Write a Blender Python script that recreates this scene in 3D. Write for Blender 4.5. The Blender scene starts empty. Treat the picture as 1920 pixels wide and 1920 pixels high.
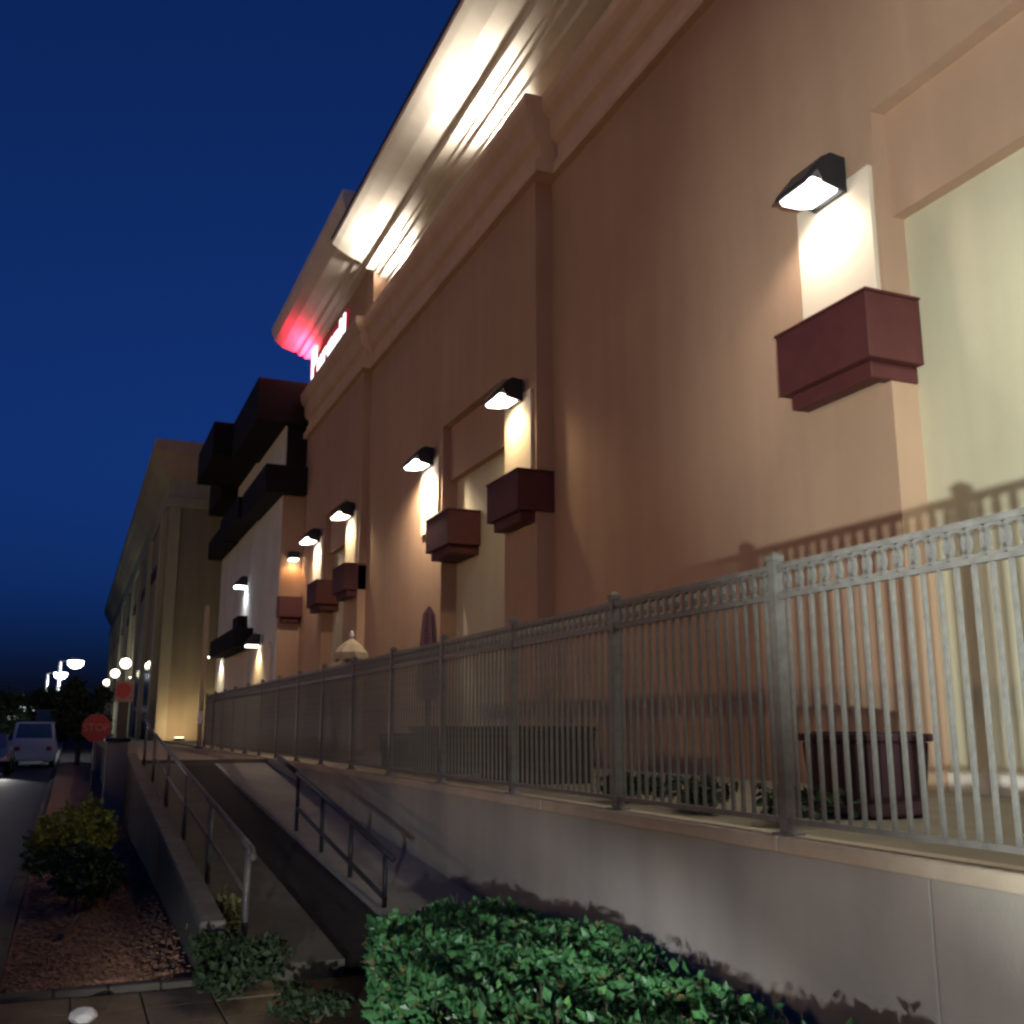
import bpy, math, random
from mathutils import Vector, Matrix

R = math.radians
random.seed(7)
S = bpy.context.scene
C = S.collection

# ------------------------------------------------------------------ camera
W_PX, F_PX = 1920.0, 1925.0
PITCH, YAW = R(11.824), R(22.881)
cam_d = bpy.data.cameras.new('camera')
cam = bpy.data.objects.new('camera', cam_d)
C.objects.link(cam)
cam_d.sensor_width = 36.0
cam_d.lens = 36.0 * F_PX / W_PX
cam_d.clip_start, cam_d.clip_end = 0.05, 3000
cam.location = (0, 0, 1.6)
cam.rotation_euler = (R(90) + PITCH, 0, -YAW)
S.camera = cam

# ------------------------------------------------------------------ dusk sky
world = bpy.data.worlds.new('World')
S.world = world
world.use_nodes = True
wn = world.node_tree
wn.nodes.clear()
sky = wn.nodes.new('ShaderNodeTexSky')
sky.sky_type = 'NISHITA'
sky.sun_disc = False
sky.sun_elevation = R(0.7)
sky.sun_rotation = R(200)
sky.air_density = 1.0
sky.dust_density = 0.0
sky.ozone_density = 7.5
hsv = wn.nodes.new('ShaderNodeHueSaturation')
hsv.inputs['Saturation'].default_value = 0.98
hsv.inputs['Hue'].default_value = 0.5
bg = wn.nodes.new('ShaderNodeBackground')
bg.inputs['Strength'].default_value = 0.15
wo = wn.nodes.new('ShaderNodeOutputWorld')
wn.links.new(sky.outputs[0], hsv.inputs['Color'])
sep = wn.nodes.new('ShaderNodeSeparateColor')
wn.links.new(hsv.outputs[0], sep.inputs[0])
tint = wn.nodes.new('ShaderNodeMix')
tint.data_type, tint.blend_type = 'RGBA', 'MULTIPLY'
tint.inputs[0].default_value = 1.0
tint.inputs[7].default_value = (.036, .185, 1.0, 1)
wn.links.new(sep.outputs[2], tint.inputs[6])
soft = wn.nodes.new('ShaderNodeMix')
soft.data_type = 'RGBA'
soft.inputs[0].default_value = 0.88
wn.links.new(hsv.outputs[0], soft.inputs[6])
wn.links.new(tint.outputs[2], soft.inputs[7])
wn.links.new(soft.outputs[2], bg.inputs[0])
wn.links.new(bg.outputs[0], wo.inputs[0])

S.view_settings.view_transform = 'Standard'
S.view_settings.look = 'None'
S.view_settings.gamma = 1.0
S.view_settings.exposure = 0.3
S.render.engine = 'CYCLES'
S.cycles.filter_width = 2.7

# ------------------------------------------------------------------ materials
MAT = {}


def mat(name, col, rough=0.8, var=0.12, scale=3.0, bump=0.0, bscale=60.0, metal=0.0,
        stain=0.0, spec=0.3, col2=None, translucent=0.0):
    m = bpy.data.materials.new(name)
    m.use_nodes = True
    nt = m.node_tree
    b = nt.nodes['Principled BSDF']
    b.inputs['Roughness'].default_value = rough
    b.inputs['Metallic'].default_value = metal
    b.inputs['Specular IOR Level'].default_value = spec
    tc = nt.nodes.new('ShaderNodeTexCoord')
    n = nt.nodes.new('ShaderNodeTexNoise')
    n.inputs['Scale'].default_value = scale
    n.inputs['Detail'].default_value = 6
    n.inputs['Roughness'].default_value = 0.65
    nt.links.new(tc.outputs['Object'], n.inputs['Vector'])
    cr = nt.nodes.new('ShaderNodeValToRGB')
    c2 = col2 or tuple(min(1, c * (1 + var)) for c in col)
    c1 = tuple(c * (1 - var) for c in col)
    cr.color_ramp.elements[0].position = 0.3
    cr.color_ramp.elements[1].position = 0.7
    cr.color_ramp.elements[0].color = (*c1, 1)
    cr.color_ramp.elements[1].color = (*c2, 1)
    nt.links.new(n.outputs['Fac'], cr.inputs['Fac'])
    out = cr.outputs['Color']
    if stain > 0:
        mp = nt.nodes.new('ShaderNodeMapping')
        mp.inputs['Scale'].default_value = (2.0, 2.0, 0.16)
        nt.links.new(tc.outputs['Object'], mp.inputs['Vector'])
        n2 = nt.nodes.new('ShaderNodeTexNoise')
        n2.inputs['Scale'].default_value = 1.6
        n2.inputs['Detail'].default_value = 5
        nt.links.new(mp.outputs[0], n2.inputs['Vector'])
        r2 = nt.nodes.new('ShaderNodeValToRGB')
        r2.color_ramp.elements[0].position = 0.35
        r2.color_ramp.elements[1].position = 0.75
        r2.color_ramp.elements[0].color = (1, 1, 1, 1)
        r2.color_ramp.elements[1].color = (1 - stain, 1 - stain * 1.05, 1 - stain * 1.1, 1)
        nt.links.new(n2.outputs['Fac'], r2.inputs['Fac'])
        mx = nt.nodes.new('ShaderNodeMix')
        mx.data_type = 'RGBA'
        mx.blend_type = 'MULTIPLY'
        mx.inputs[0].default_value = 1.0
        nt.links.new(out, mx.inputs[6])
        nt.links.new(r2.outputs['Color'], mx.inputs[7])
        out = mx.outputs[2]
    nt.links.new(out, b.inputs['Base Color'])
    if bump > 0:
        n3 = nt.nodes.new('ShaderNodeTexNoise')
        n3.inputs['Scale'].default_value = bscale
        n3.inputs['Detail'].default_value = 4
        nt.links.new(tc.outputs['Object'], n3.inputs['Vector'])
        bp = nt.nodes.new('ShaderNodeBump')
        bp.inputs['Strength'].default_value = bump
        bp.inputs['Distance'].default_value = 0.01
        nt.links.new(n3.outputs['Fac'], bp.inputs['Height'])
        nt.links.new(bp.outputs[0], b.inputs['Normal'])
    MAT[name] = m
    return m


def emit(name, col, strength):
    m = bpy.data.materials.new(name)
    m.use_nodes = True
    nt = m.node_tree
    nt.nodes.clear()
    e = nt.nodes.new('ShaderNodeEmission')
    e.inputs['Color'].default_value = (*col, 1)
    e.inputs['Strength'].default_value = strength
    o = nt.nodes.new('ShaderNodeOutputMaterial')
    nt.links.new(e.outputs[0], o.inputs[0])
    MAT[name] = m
    return m


mat('stucco', (.42, .268, .185), .92, .10, .35, .5, 55, stain=.10)
mat('stucco_light', (.52, .47, .34), .92, .09, .4, .4, 60, stain=.08)
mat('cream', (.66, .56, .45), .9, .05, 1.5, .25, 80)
mat('trim', (.56, .40, .29), .88, .08, 1.0, .2, 60, stain=.12)
mat('cornice', (.66, .61, .54), .88, .06, 1.0, .2, 60, stain=.1)
mat('planter_brown', (.028, .016, .011), .8, .2, 4, .2, 60)
mat('planter_maroon', (.032, .012, .016), .7, .15, 4, .15, 90)
mat('maroon', (.085, .022, .022), .6, .15, 4, .15, 90)
mat('dark_metal', (.025, .025, .03), .45, .2, 6, metal=.3)
mat('galvanised', (.15, .142, .135), .45, .25, 14, .05, 60)
mat('bronze_metal', (.10, .085, .08), .5, .25, 10, metal=.4)
mat('rail_metal', (.13, .12, .115), .5, .3, 9, .1, 40, metal=.3)
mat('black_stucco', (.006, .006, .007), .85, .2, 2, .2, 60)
mat('grey_stucco', (.62, .61, .56), .9, .07, .8, .25, 60, stain=.15)
mat('olive_stucco', (.27, .24, .14), .92, .09, .5, .25, 50, stain=.18)
mat('olive_trim', (.36, .34, .21), .9, .09, .5, .2, 50, stain=.15)
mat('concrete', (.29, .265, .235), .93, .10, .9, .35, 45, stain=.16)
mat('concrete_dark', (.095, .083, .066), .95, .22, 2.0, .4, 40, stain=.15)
mat('concrete_worn', (.13, .115, .10), .95, .3, 6.0, .5, 40, stain=.2)
mat('coping', (.38, .31, .24), .9, .12, 3, .3, 50)
mat('walkway', (.20, .16, .12), .9, .15, 2, .3, 40)
mat('asphalt', (.045, .047, .052), .75, .25, 8, .5, 120)
mat('paver', (.17, .12, .075), .93, .22, 5, .45, 60)
mat('mulch', (.26, .14, .085), .97, .4, 14, 1.0, 60)
mat('soil', (.018, .015, .013), .97, .4, 12, .8, 60)
mat('hedge_soil', (.055, .036, .014), .97, .4, 12, .8, 60)
mat('bark', (.09, .062, .045), .95, .3, 12, .6, 30)
mat('hedge_leaf', (.02, .085, .025), .42, .4, 2.2, spec=.5, col2=(.08, .25, .08))
mat('young_leaf', (.07, .22, .06), .45, .3, 4, spec=.45, col2=(.14, .32, .09))
mat('lime_leaf', (.17, .21, .02), .55, .35, 5, spec=.4, col2=(.36, .38, .04))
mat('dark_leaf', (.022, .04, .014), .6, .35, 4, spec=.3)
mat('dry_leaf', (.12, .115, .04), .7, .3, 6, spec=.3)
mat('sign_red', (.40, .06, .05), .45, .06, 4)
mat('faded_letter', (.52, .26, .22), .6, .2, 9)
mat('faded_plate', (.34, .20, .16), .6, .2, 9)
mat('sign_white', (.75, .74, .72), .5, .05, 4)
mat('white_paint', (.72, .72, .72), .35, .04, 3, spec=.5)
mat('silver_paint', (.35, .37, .40), .35, .04, 3, metal=.4)
mat('rubber', (.015, .015, .016), .8, .2, 8)
mat('glass', (.05, .085, .11), .08, .1, 3, spec=.8)
mat('umbrella_cloth', (.36, .29, .21), .9, .06, 4, .2, 80)
mat('mauve_cloth', (.24, .14, .15), .9, .1, 4, .2, 80)
mat('rock', (.62, .58, .54), .9, .15, 8, .5, 30)
mat('paint_line', (.55, .55, .52), .8, .15, 8)
emit('lens_white', (1.0, .93, .86), 9)
emit('lens_warm', (1.0, .86, .66), 8)
emit('lens_cool', (.86, .93, 1.0), 22)
emit('sign_letter', (1.0, .92, .95), 1.9)
emit('sign_halo', (1.0, .03, .07), .22)
emit('far_sign', (.85, .88, 1.0), .8)
emit('headlight', (1.0, .97, .95), 25)


# ------------------------------------------------------------------ mesh helpers
class MB:
    def __init__(s):
        s.v, s.f = [], []

    def add(s, verts, faces):
        o = len(s.v)
        s.v += [tuple(p) for p in verts]
        s.f += [tuple(i + o for i in f) for f in faces]
        return s

    def box(s, x0, x1, y0, y1, z0, z1):
        v = [(x0, y0, z0), (x1, y0, z0), (x1, y1, z0), (x0, y1, z0),
             (x0, y0, z1), (x1, y0, z1), (x1, y1, z1), (x0, y1, z1)]
        return s.add(v, [(3, 2, 1, 0), (4, 5, 6, 7), (0, 1, 5, 4), (1, 2, 6, 5), (2, 3, 7, 6), (3, 0, 4, 7)])

    def hexa(s, v):
        return s.add(v, [(3, 2, 1, 0), (4, 5, 6, 7), (0, 1, 5, 4), (1, 2, 6, 5), (2, 3, 7, 6), (3, 0, 4, 7)])

    def prism_y(s, prof, y0, y1):
        """profile of (x, z) points swept along y"""
        n = len(prof)
        v = [(x, y0, z) for x, z in prof] + [(x, y1, z) for x, z in prof]
        f = [(i, (i + 1) % n, (i + 1) % n + n, i + n) for i in range(n)]
        f += [tuple(range(n - 1, -1, -1)), tuple(range(n, 2 * n))]
        return s.add(v, f)

    def bar(s, a, b, r, n=8):
        """round bar a -> b"""
        a, b = Vector(a), Vector(b)
        d = (b - a).normalized()
        u = d.orthogonal().normalized()
        w = d.cross(u)
        r0, r1 = (r, r) if not isinstance(r, tuple) else r
        v = []
        for c, rr in ((a, r0), (b, r1)):
            for i in range(n):
                t = 2 * math.pi * i / n
                v.append(c + (u * math.cos(t) + w * math.sin(t)) * rr)
        f = [(i, (i + 1) % n, (i + 1) % n + n, i + n) for i in range(n)]
        f += [tuple(range(n - 1, -1, -1)), tuple(range(n, 2 * n))]
        return s.add(v, f)

    def path(s, pts, r, n=8):
        for a, b in zip(pts, pts[1:]):
            s.bar(a, b, r, n)
        return s

    def lathe(s, prof, n=16, cx=0, cy=0):
        """profile of (radius, z) spun about z"""
        v, f = [], []
        m = len(prof)
        for i in range(n):
            t = 2 * math.pi * i / n
            for rr, z in prof:
                v.append((cx + rr * math.cos(t), cy + rr * math.sin(t), z))
        for i in range(n):
            for j in range(m - 1):
                a, b = i * m + j, ((i + 1) % n) * m + j
                f.append((a, b, b + 1, a + 1))
        return s.add(v, f)

    def build(s, name, m, parent=None, smooth=False, bevel=0.0):
        me = bpy.data.meshes.new(name)
        me.from_pydata(s.v, [], s.f)
        me.update()
        if smooth:
            for p in me.polygons:
                p.use_smooth = True
        return link(name, me, m, parent, bevel)


def link(name, me, m, parent=None, bevel=0.0):
    if m is not None and not me.materials:
        me.materials.append(MAT[m])
    o = bpy.data.objects.new(name, me)
    C.objects.link(o)
    if parent is not None:
        o.parent = parent
    if bevel > 0:
        b = o.modifiers.new('bevel', 'BEVEL')
        b.width = bevel
        b.segments = 2
        b.limit_method = 'ANGLE'
    return o


def tag(o, label, cat, group=None):
    o['label'] = label
    o['category'] = cat
    if group:
        o['group'] = group
    return o


def thing(name, label, cat, loc=(0, 0, 0), rz=0, group=None):
    o = bpy.data.objects.new(name, None)
    o.empty_display_size = .2
    C.objects.link(o)
    o.location = loc
    o.rotation_euler = (0, 0, rz)
    return tag(o, label, cat, group)


def struct(o, kind='structure'):
    o['kind'] = kind
    return o


def dup(root, loc, rz, label, group=None):
    def cp(o, p):
        c = o.copy()
        C.objects.link(c)
        c.parent = p
        for ch in o.children:
            cp(ch, c)
        return c
    r = cp(root, None)
    r.location = loc
    r.rotation_euler = (0, 0, rz)
    r['label'] = label
    if group:
        r['group'] = group
    return r


def spot(name, parent, loc, aim, power, col, angle, blend=.6, radius=.06):
    l = bpy.data.lights.new(name, 'SPOT')
    l.energy = power
    l.color = col
    l.spot_size = R(angle)
    l.spot_blend = blend
    l.shadow_soft_size = radius
    o = bpy.data.objects.new(name, l)
    C.objects.link(o)
    o.parent = parent
    o.location = loc
    o.rotation_euler = Vector(aim).to_track_quat('-Z', 'Y').to_euler()
    return o


def leaves(mb, pts, size, jitter=.35, up=.35, rnd=random):
    """small folded leaves (2 quads) at each point"""
    for p in pts:
        l = size * rnd.uniform(1 - jitter, 1 + jitter)
        d = Vector((rnd.gauss(0, 1), rnd.gauss(0, 1), rnd.gauss(0, 1) * .7 + up)).normalized()
        sd = d.orthogonal().normalized()
        sd.rotate(Matrix.Rotation(rnd.uniform(0, 6.28), 3, d))
        nn = d.cross(sd)
        p = Vector(p)
        w = l * .32
        a = p
        m = p + d * l * .5
        t = p + d * l
        mb.add([a, m + sd * w + nn * w * .4, t, m - sd * w + nn * w * .4, m - nn * 0.0],
               [(0, 1, 2, 4), (0, 4, 2, 3)])


# ------------------------------------------------------------------ the setting: ground, road, ramp
FLOOR = 1.05      # level of the upper walkway
MB().add([(-600, -200, -.40), (600, -200, -.40), (600, 1200, -.40), (-600, 1200, -.40)], [(0, 1, 2, 3)]).build('ground', 'soil')
struct(bpy.data.objects['ground'])
struct(MB().box(-9.0, -.42, -60, 220, -.35, -.12).build('road', 'asphalt'))
struct(MB().box(-9.3, -9.0, -60, 220, -.39, .02).build('far_kerb', 'concrete_dark', bevel=.02))
# near kerb in lengths
kerb = struct(MB().box(-.42, -.28, -20, 2.0, -.39, .012).build('kerb', 'concrete_dark', bevel=.015))
y = 2.01
ks = None
while y < 60:
    if ks is None:
        ks = MB().box(-.42, -.28, 0, 1.79, -.39, .012).build('kerb_stone', 'concrete_dark', kerb, bevel=.015)
        o = ks
    else:
        o = ks.copy()
        C.objects.link(o)
    o.location = (random.uniform(-.004, .004), y, random.uniform(-.004, .004))
    y += 1.80
# pavement under the camera, slab by slab
pav = struct(MB().box(-.27, 3.36, -20, 7.2, -.39, -.035).build('pavement', 'concrete_dark'))
sl = None
for i in range(4):
    for j in range(9):
        x0, y0 = -.265 + i * .40, 7.17 - (j + 1) * .40
        if sl is None:
            sl = MB().box(.004, .394, .004, .394, -.03, .0).build('paving_slab', 'paver', pav, bevel=.006)
            o = sl
        else:
            o = sl.copy()
            C.objects.link(o)
        o.location = (x0, y0, random.uniform(-.004, .004))
struct(MB().box(1.40, 3.37, -3, 7.19, -.36, -.028).build('hedge_bed', 'hedge_soil'))
# border stone between pavement and bark bed
eb = None
for i in range(4):
    if eb is None:
        eb = MB().box(.003, .307, 0, .10, -.2, .03).build('border_stone', 'concrete_dark', pav, bevel=.012)
        o = eb
    else:
        o = eb.copy()
        C.objects.link(o)
    o.location = (-.27 + i * .31, 7.215, random.uniform(-.004, .008))

# bark bed between road and ramp, gently uneven
bed = MB()
NX, NY = 10, 90
for j in range(NY + 1):
    for i in range(NX + 1):
        X = -.275 + i / NX * 1.185
        Y = 7.33 + j / NY * 38
        bump = .05 * math.sin(i / NX * math.pi) + random.uniform(-.012, .012) + .006 * (Y - 7)
        bed.v.append((X, Y, bump - .03))
for j in range(NY):
    for i in range(NX):
        a = j * (NX + 1) + i
        bed.f.append((a, a + 1, a + NX + 2, a + NX + 1))
struct(bed.build('planting_bed', 'mulch', smooth=True))
chips = MB()
for k in range(3800):
    X = random.uniform(-.24, .88)
    Y = 7.36 + random.random() ** 1.8 * 11
    t = (X + .275) / 1.185
    z = .05 * math.sin(t * math.pi) + .006 * (Y - 7) - .025
    l, w, h = random.uniform(.025, .085), random.uniform(.01, .028), random.uniform(.004, .014)
    a = random.uniform(0, 6.28)
    ca, sa = math.cos(a), math.sin(a)
    tl = random.uniform(-.4, .4)
    vv = []
    for dz in (0, h):
        for dx, dy in ((-l, -w), (l, -w * .7), (l * .9, w), (-l, w * .8)):
            vv.append((X + dx / 2 * ca - dy / 2 * sa, Y + dx / 2 * sa + dy / 2 * ca, z + dz + tl * dx / 2))
    chips.hexa(vv)
struct(chips.build('bark_chips', 'mulch'), 'stuff')

# sloping path up to the walkway
def rz(Y):
    return max(0.0, .075 * (Y - 6.3))


def slope_strip(x0, x1, y0, y1, dz, th=.5, n=1):
    return MB().hexa([(x0, y0, -.38), (x1, y0, -.38), (x1, y1, -.38), (x0, y1, -.38),
                      (x0, y0, rz(y0) + dz), (x1, y0, rz(y0) + dz), (x1, y1, rz(y1) + dz), (x0, y1, rz(y1) + dz)])


ramp = struct(MB().box(1.05, 1.1, 7.25, 7.3, -.3, -.2).build('ramp', 'concrete_dark'))
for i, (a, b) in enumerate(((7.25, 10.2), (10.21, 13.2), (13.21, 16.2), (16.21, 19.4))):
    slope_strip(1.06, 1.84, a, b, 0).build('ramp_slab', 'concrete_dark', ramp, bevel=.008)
struct(slope_strip(1.85, 2.42, 7.25, 19.4, -.06).build('dark_strip', 'soil'))  # darker strip of ground between ramp slabs and apron
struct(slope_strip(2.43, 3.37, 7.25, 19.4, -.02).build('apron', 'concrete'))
struct(MB().box(.93, 3.37, 19.41, 46, -.38, FLOOR - .02).build('landing', 'walkway'))
struct(MB().box(3.53, 7.6, -14, 130, -.38, FLOOR).build('walkway', 'walkway'))

# low side wall of the ramp
rw = thing('ramp_wall', 'low rough concrete wall sloping up along the near side of the ramp', 'wall', (.97, 12, 0))
def rw_part(y0, y1, x0, x1, lo, hi, name, m, bev):
    v = []
    for zz in (lo, hi):
        for X, Y in ((x0, y0), (x1, y0), (x1, y1), (x0, y1)):
            v.append((X - .97, Y - 12, (rz(Y) + zz) if zz > -1 else -.38))
    return MB().hexa(v).build(name, m, rw, bevel=bev)
for a, b in ((7.4, 11.1), (11.115, 14.9), (14.915, 18.52)):
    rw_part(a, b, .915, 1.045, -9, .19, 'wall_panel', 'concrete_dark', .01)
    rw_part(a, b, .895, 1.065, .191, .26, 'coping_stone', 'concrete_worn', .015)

# concrete end pillar with dark cap
pl = thing('concrete_pillar', 'grey concrete pillar with dark cap ending the low ramp wall', 'pillar', (.76, 18.8, 0))
MB().box(-.17, .17, -.2, .2, -.3, 1.36).build('shaft', 'concrete', pl, bevel=.015)
MB().box(-.2, .2, -.23, .23, 1.361, 1.42).build('cap', 'dark_metal', pl, bevel=.015)

# ------------------------------------------------------------------ retaining wall
rwall = thing('retaining_wall', 'long pale concrete retaining wall carrying the picket fence', 'wall', (3.5, 0, 0))
for a, b in ((-10, 3.495), (3.505, 16.0), (16.02, 30.5)):
    MB().box(-.12, .03, a, b, -.39, FLOOR - .075).build('concrete_panel', 'concrete', rwall, bevel=.004)
for k in range(14):
    a = -10 + k * 2.9
    MB().box(-.145, .06, a, a + 2.893, FLOOR - .074, FLOOR + .005).build('coping_stone', 'coping', rwall, bevel=.012)

# ------------------------------------------------------------------ picket fence
FX, FY0, SP = 3.46, 4.53 - 1.82 * 2, 1.82
FB, FT = FLOOR + .005, 2.46
fence = thing('picket_fence', 'grey metal picket fence with a band of rings along its top', 'fence', (FX, 0, FB))
pm = MB().box(-.03, .03, -.03, .03, 0, FT - FB + .02)
pm.box(-.036, .036, -.036, .036, FT - FB + .021, FT - FB + .05)
pm.add([(-.03, -.03, FT - FB + .051), (.03, -.03, FT - FB + .051), (.03, .03, FT - FB + .051), (-.03, .03, FT - FB + .051), (0, 0, FT - FB + .075)],
       [(0, 1, 4), (1, 2, 4), (2, 3, 4), (3, 0, 4)])
pm.box(-.06, .06, -.06, .06, 0, .012)
post_o = pm.build('post', 'galvanised', fence)
post_o.location = (0, FY0, 0)
NP = 16
for k in range(1, NP + 1):
    o = post_o.copy()
    C.objects.link(o)
    o.location = (0, FY0 + k * SP, 0)
HT = FT - FB
rail_me = None
for k in range(NP):
    for zz, hh, nm in ((HT - .03, .03, 'top_rail'), (HT - .19, .026, 'band_rail'), (.06, .028, 'bottom_rail')):
        o = MB().box(-.018, .018, .031, SP - .031, zz, zz + hh).build(nm, 'galvanised', fence)
        o.location = (0, FY0 + k * SP, 0)
NPK = 18
pick = MB().box(-.009, .009, -.009, .009, .088, HT - .1905).build('picket', 'galvanised', fence)
first = True
for k in range(NP):
    for i in range(NPK):
        o = pick if first else pick.copy()
        if not first:
            C.objects.link(o)
        first = False
        o.location = (0, FY0 + k * SP + (i + 1) * SP / (NPK + 1), 0)
# rings: near ones singly, far ones as one part
def ring(mb, cy, cz, r=.066, t=.0105, n=14):
    vo = len(mb.v)
    for i in range(n):
        a = 2 * math.pi * i / n
        for dr, dx in ((-t, -t), (t, -t), (t, t), (-t, t)):
            mb.v.append((dx, cy + (r + dr) * math.cos(a), cz + (r + dr) * math.sin(a)))
    for i in range(n):
        for j in range(4):
            a, b = vo + i * 4 + j, vo + i * 4 + (j + 1) % 4
            c, d = vo + ((i + 1) % n) * 4 + (j + 1) % 4, vo + ((i + 1) % n) * 4 + j
            mb.f.append((a, b, c, d))
NR = 18
rm = MB()
ring(rm, 0, 0)
ring_o = rm.build('ring', 'galvanised', fence)
first = True
for k in range(8):
    for i in range(NR):
        o = ring_o if first else ring_o.copy()
        if not first:
            C.objects.link(o)
        first = False
        o.location = (0, FY0 + k * SP + (i + .5) * SP / NR, HT - .096)
rm = MB()
for k in range(8, NP):
    for i in range(NR):
        ring(rm, FY0 + k * SP + (i + .5) * SP / NR, HT - .096, n=8)
struct(rm.build('ring_band', 'galvanised', fence), 'stuff')

# ------------------------------------------------------------------ the near long building
D1, D2, D3 = 6.8, 6.5, 6.3
mall = thing('mall_building', 'long brown stucco building with pilaster bays and a floodlit cornice', 'building', (7, 0, FLOOR))
BACK, WT = 12.0, 11.9


def B_(mb, name, m, bev=0):
    for i, (a, b, c) in enumerate(mb.v):
        mb.v[i] = (a - 7, b, c - FLOOR)
    return mb.build(name, m, mall, bevel=bev)


BZ1, BZ2 = 6.45, 7.55


def wall(D, y0, y1, bays, name='wall'):
    mb = MB()
    cur = y0
    for a, b in bays:
        mb.box(D, BACK, cur, a, FLOOR - .3, WT)
        mb.box(D, BACK, a, b, BZ2, WT)
        cur = b
    mb.box(D, BACK, cur, y1, FLOOR - .3, WT)
    B_(mb, name, 'stucco')
    for a, b in bays:
        B_(MB().box(D + .17, BACK - .1, a, b, BZ1, BZ2), 'header_panel', 'stucco')
        B_(MB().box(D + .32, BACK - .1, a, b, FLOOR - .3, BZ1), 'bay_panel', 'stucco_light')
        B_(MB().box(D + .27, D + .319, a + .01, b - .01, FLOOR + .001, FLOOR + .16), 'skirting', 'cornice')


wall(D1, -14, 14.40, [(-1.3, -.0), (3.7, 7.02)])
wall(D2, 14.40, 24.75, [(15.72, 19.0)])
wall(D3, 24.75, 31.78, [(26.15, 28.75)])
B_(MB().box(7.34, BACK - .01, -14, 24.6, WT, 13.9), 'upper_wall', 'stucco')


def moulding(D, y0, y1, end0=True):
    p = [(D + .34, 10.60), (D - .13, 10.60), (D - .15, 10.66), (D - .15, 10.78), (D - .06, 10.84), (D - .06, 11.12),
         (D - .16, 11.20), (D - .20, 11.32), (D - .20, 11.56), (D - .30, 11.66), (D - .34, 11.80), (D - .34, 11.97), (D + .34, 11.99)]
    B_(MB().prism_y(p, y0, y1), 'moulding', 'trim')


moulding(D1, -14, 14.04)
moulding(D2, 14.05, 24.42)
moulding(D3, 24.43, 31.76)
# ledges behind the moulding
B_(MB().box(D1 + .01, 7.33, -14, 14.39, WT + .001, WT + .05), 'ledge', 'trim')
B_(MB().box(D2 + .01, 7.33, 14.40, 24.0, WT + .001, WT + .05), 'ledge', 'trim')

corn = [(7.341, 12.70), (6.85, 12.72), (6.62, 12.78), (6.60, 12.88), (6.42, 12.93), (6.40, 13.02), (6.30, 13.03),
        (6.28, 13.08), (6.06, 13.10), (6.02, 13.20), (5.94, 13.24), (5.60, 13.36), (5.30, 13.52), (5.17, 13.60), (5.16, 13.72),
        (5.30, 13.76), (7.341, 13.80)]
B_(MB().prism_y(corn, -14, 24.0), 'cornice', 'cornice')
B_(MB().prism_y([(5.135, 13.705), (5.165, 13.705), (5.30, 13.765), (5.30, 13.80), (5.135, 13.76)], -14, 24.0), 'roof_edge', 'dark_metal')

# sign tower
TW0, TW1 = 24.05, 31.74
B_(MB().box(D3 + .001, BACK - .02, TW0, TW1, WT + .06, 14.9), 'tower_wall', 'stucco')
tc_prof = [(0, 13.35), (.18, 13.37), (.22, 13.47), (.36, 13.50), (.40, 13.62), (.55, 13.66), (.85, 13.86), (1.05, 14.12), (1.14, 14.36), (1.15, 14.56), (0, 14.60)]
mb = MB()
n = len(tc_prof)
# mitred return around near end, front and far end
rings_ = []
for o_, z_ in tc_prof:
    rings_.append([(BACK - .05, TW0 - o_, z_), (D3 - o_, TW0 - o_, z_), (D3 - o_, TW1 + o_ * .85, z_), (BACK - .05, TW1 + o_ * .85, z_)])
vv, ff = [], []
for r_ in rings_:
    vv += r_
for i in range(n - 1):
    for j in range(3):
        ff.append((i * 4 + j, i * 4 + j + 1, (i + 1) * 4 + j + 1, (i + 1) * 4 + j))
ff.append((0, 4 * (n - 1), 4 * (n - 1) + 3, 3))
ff.append((4 * (n - 1), 4 * (n - 1) + 1, 4 * (n - 1) + 2, 4 * (n - 1) + 3))
mb.add(vv, ff)
B_(mb, 'tower_cornice', 'cornice')

# cream panels behind each lamp, pale colour standing in for its lit strip
LAMPS = [  # Y centre, plane, lens material, power, colour
    (3.05, D1, 'lens_cool', 430, (.90, 1.0, .80), 'floodlit end bay beside the near lamp, partly out of the picture'),
    (7.60, D1, 'lens_white', 60, (1.0, .86, .70), ''),
    (15.06, D2, 'lens_warm', 80, (1.0, .78, .42), ''),
    (19.66, D2, 'lens_white', 420, (1.0, .84, .60), ''),
    (25.44, D3, 'lens_warm', 80, (1.0, .80, .45), ''),
    (29.35, D3, 'lens_white', 110, (1.0, .82, .58), ''),
]
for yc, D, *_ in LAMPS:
    B_(MB().box(D - .05, D + .001, yc - .54, yc + .54, 5.50, 6.98), 'lit_strip_panel', 'cream')


# ------------------------------------------------------------------ wall lamps and ledge boxes
def hood_profile(s=1.0):
    return [(0, .32), (-.18, .34), (-.30, .27), (-.52, .0), (-.54, -.06), (-.50, -.06), (-.29, .19), (-.18, .27), (-.04, .27), (-.04, -.06), (0, -.06)]


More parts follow.
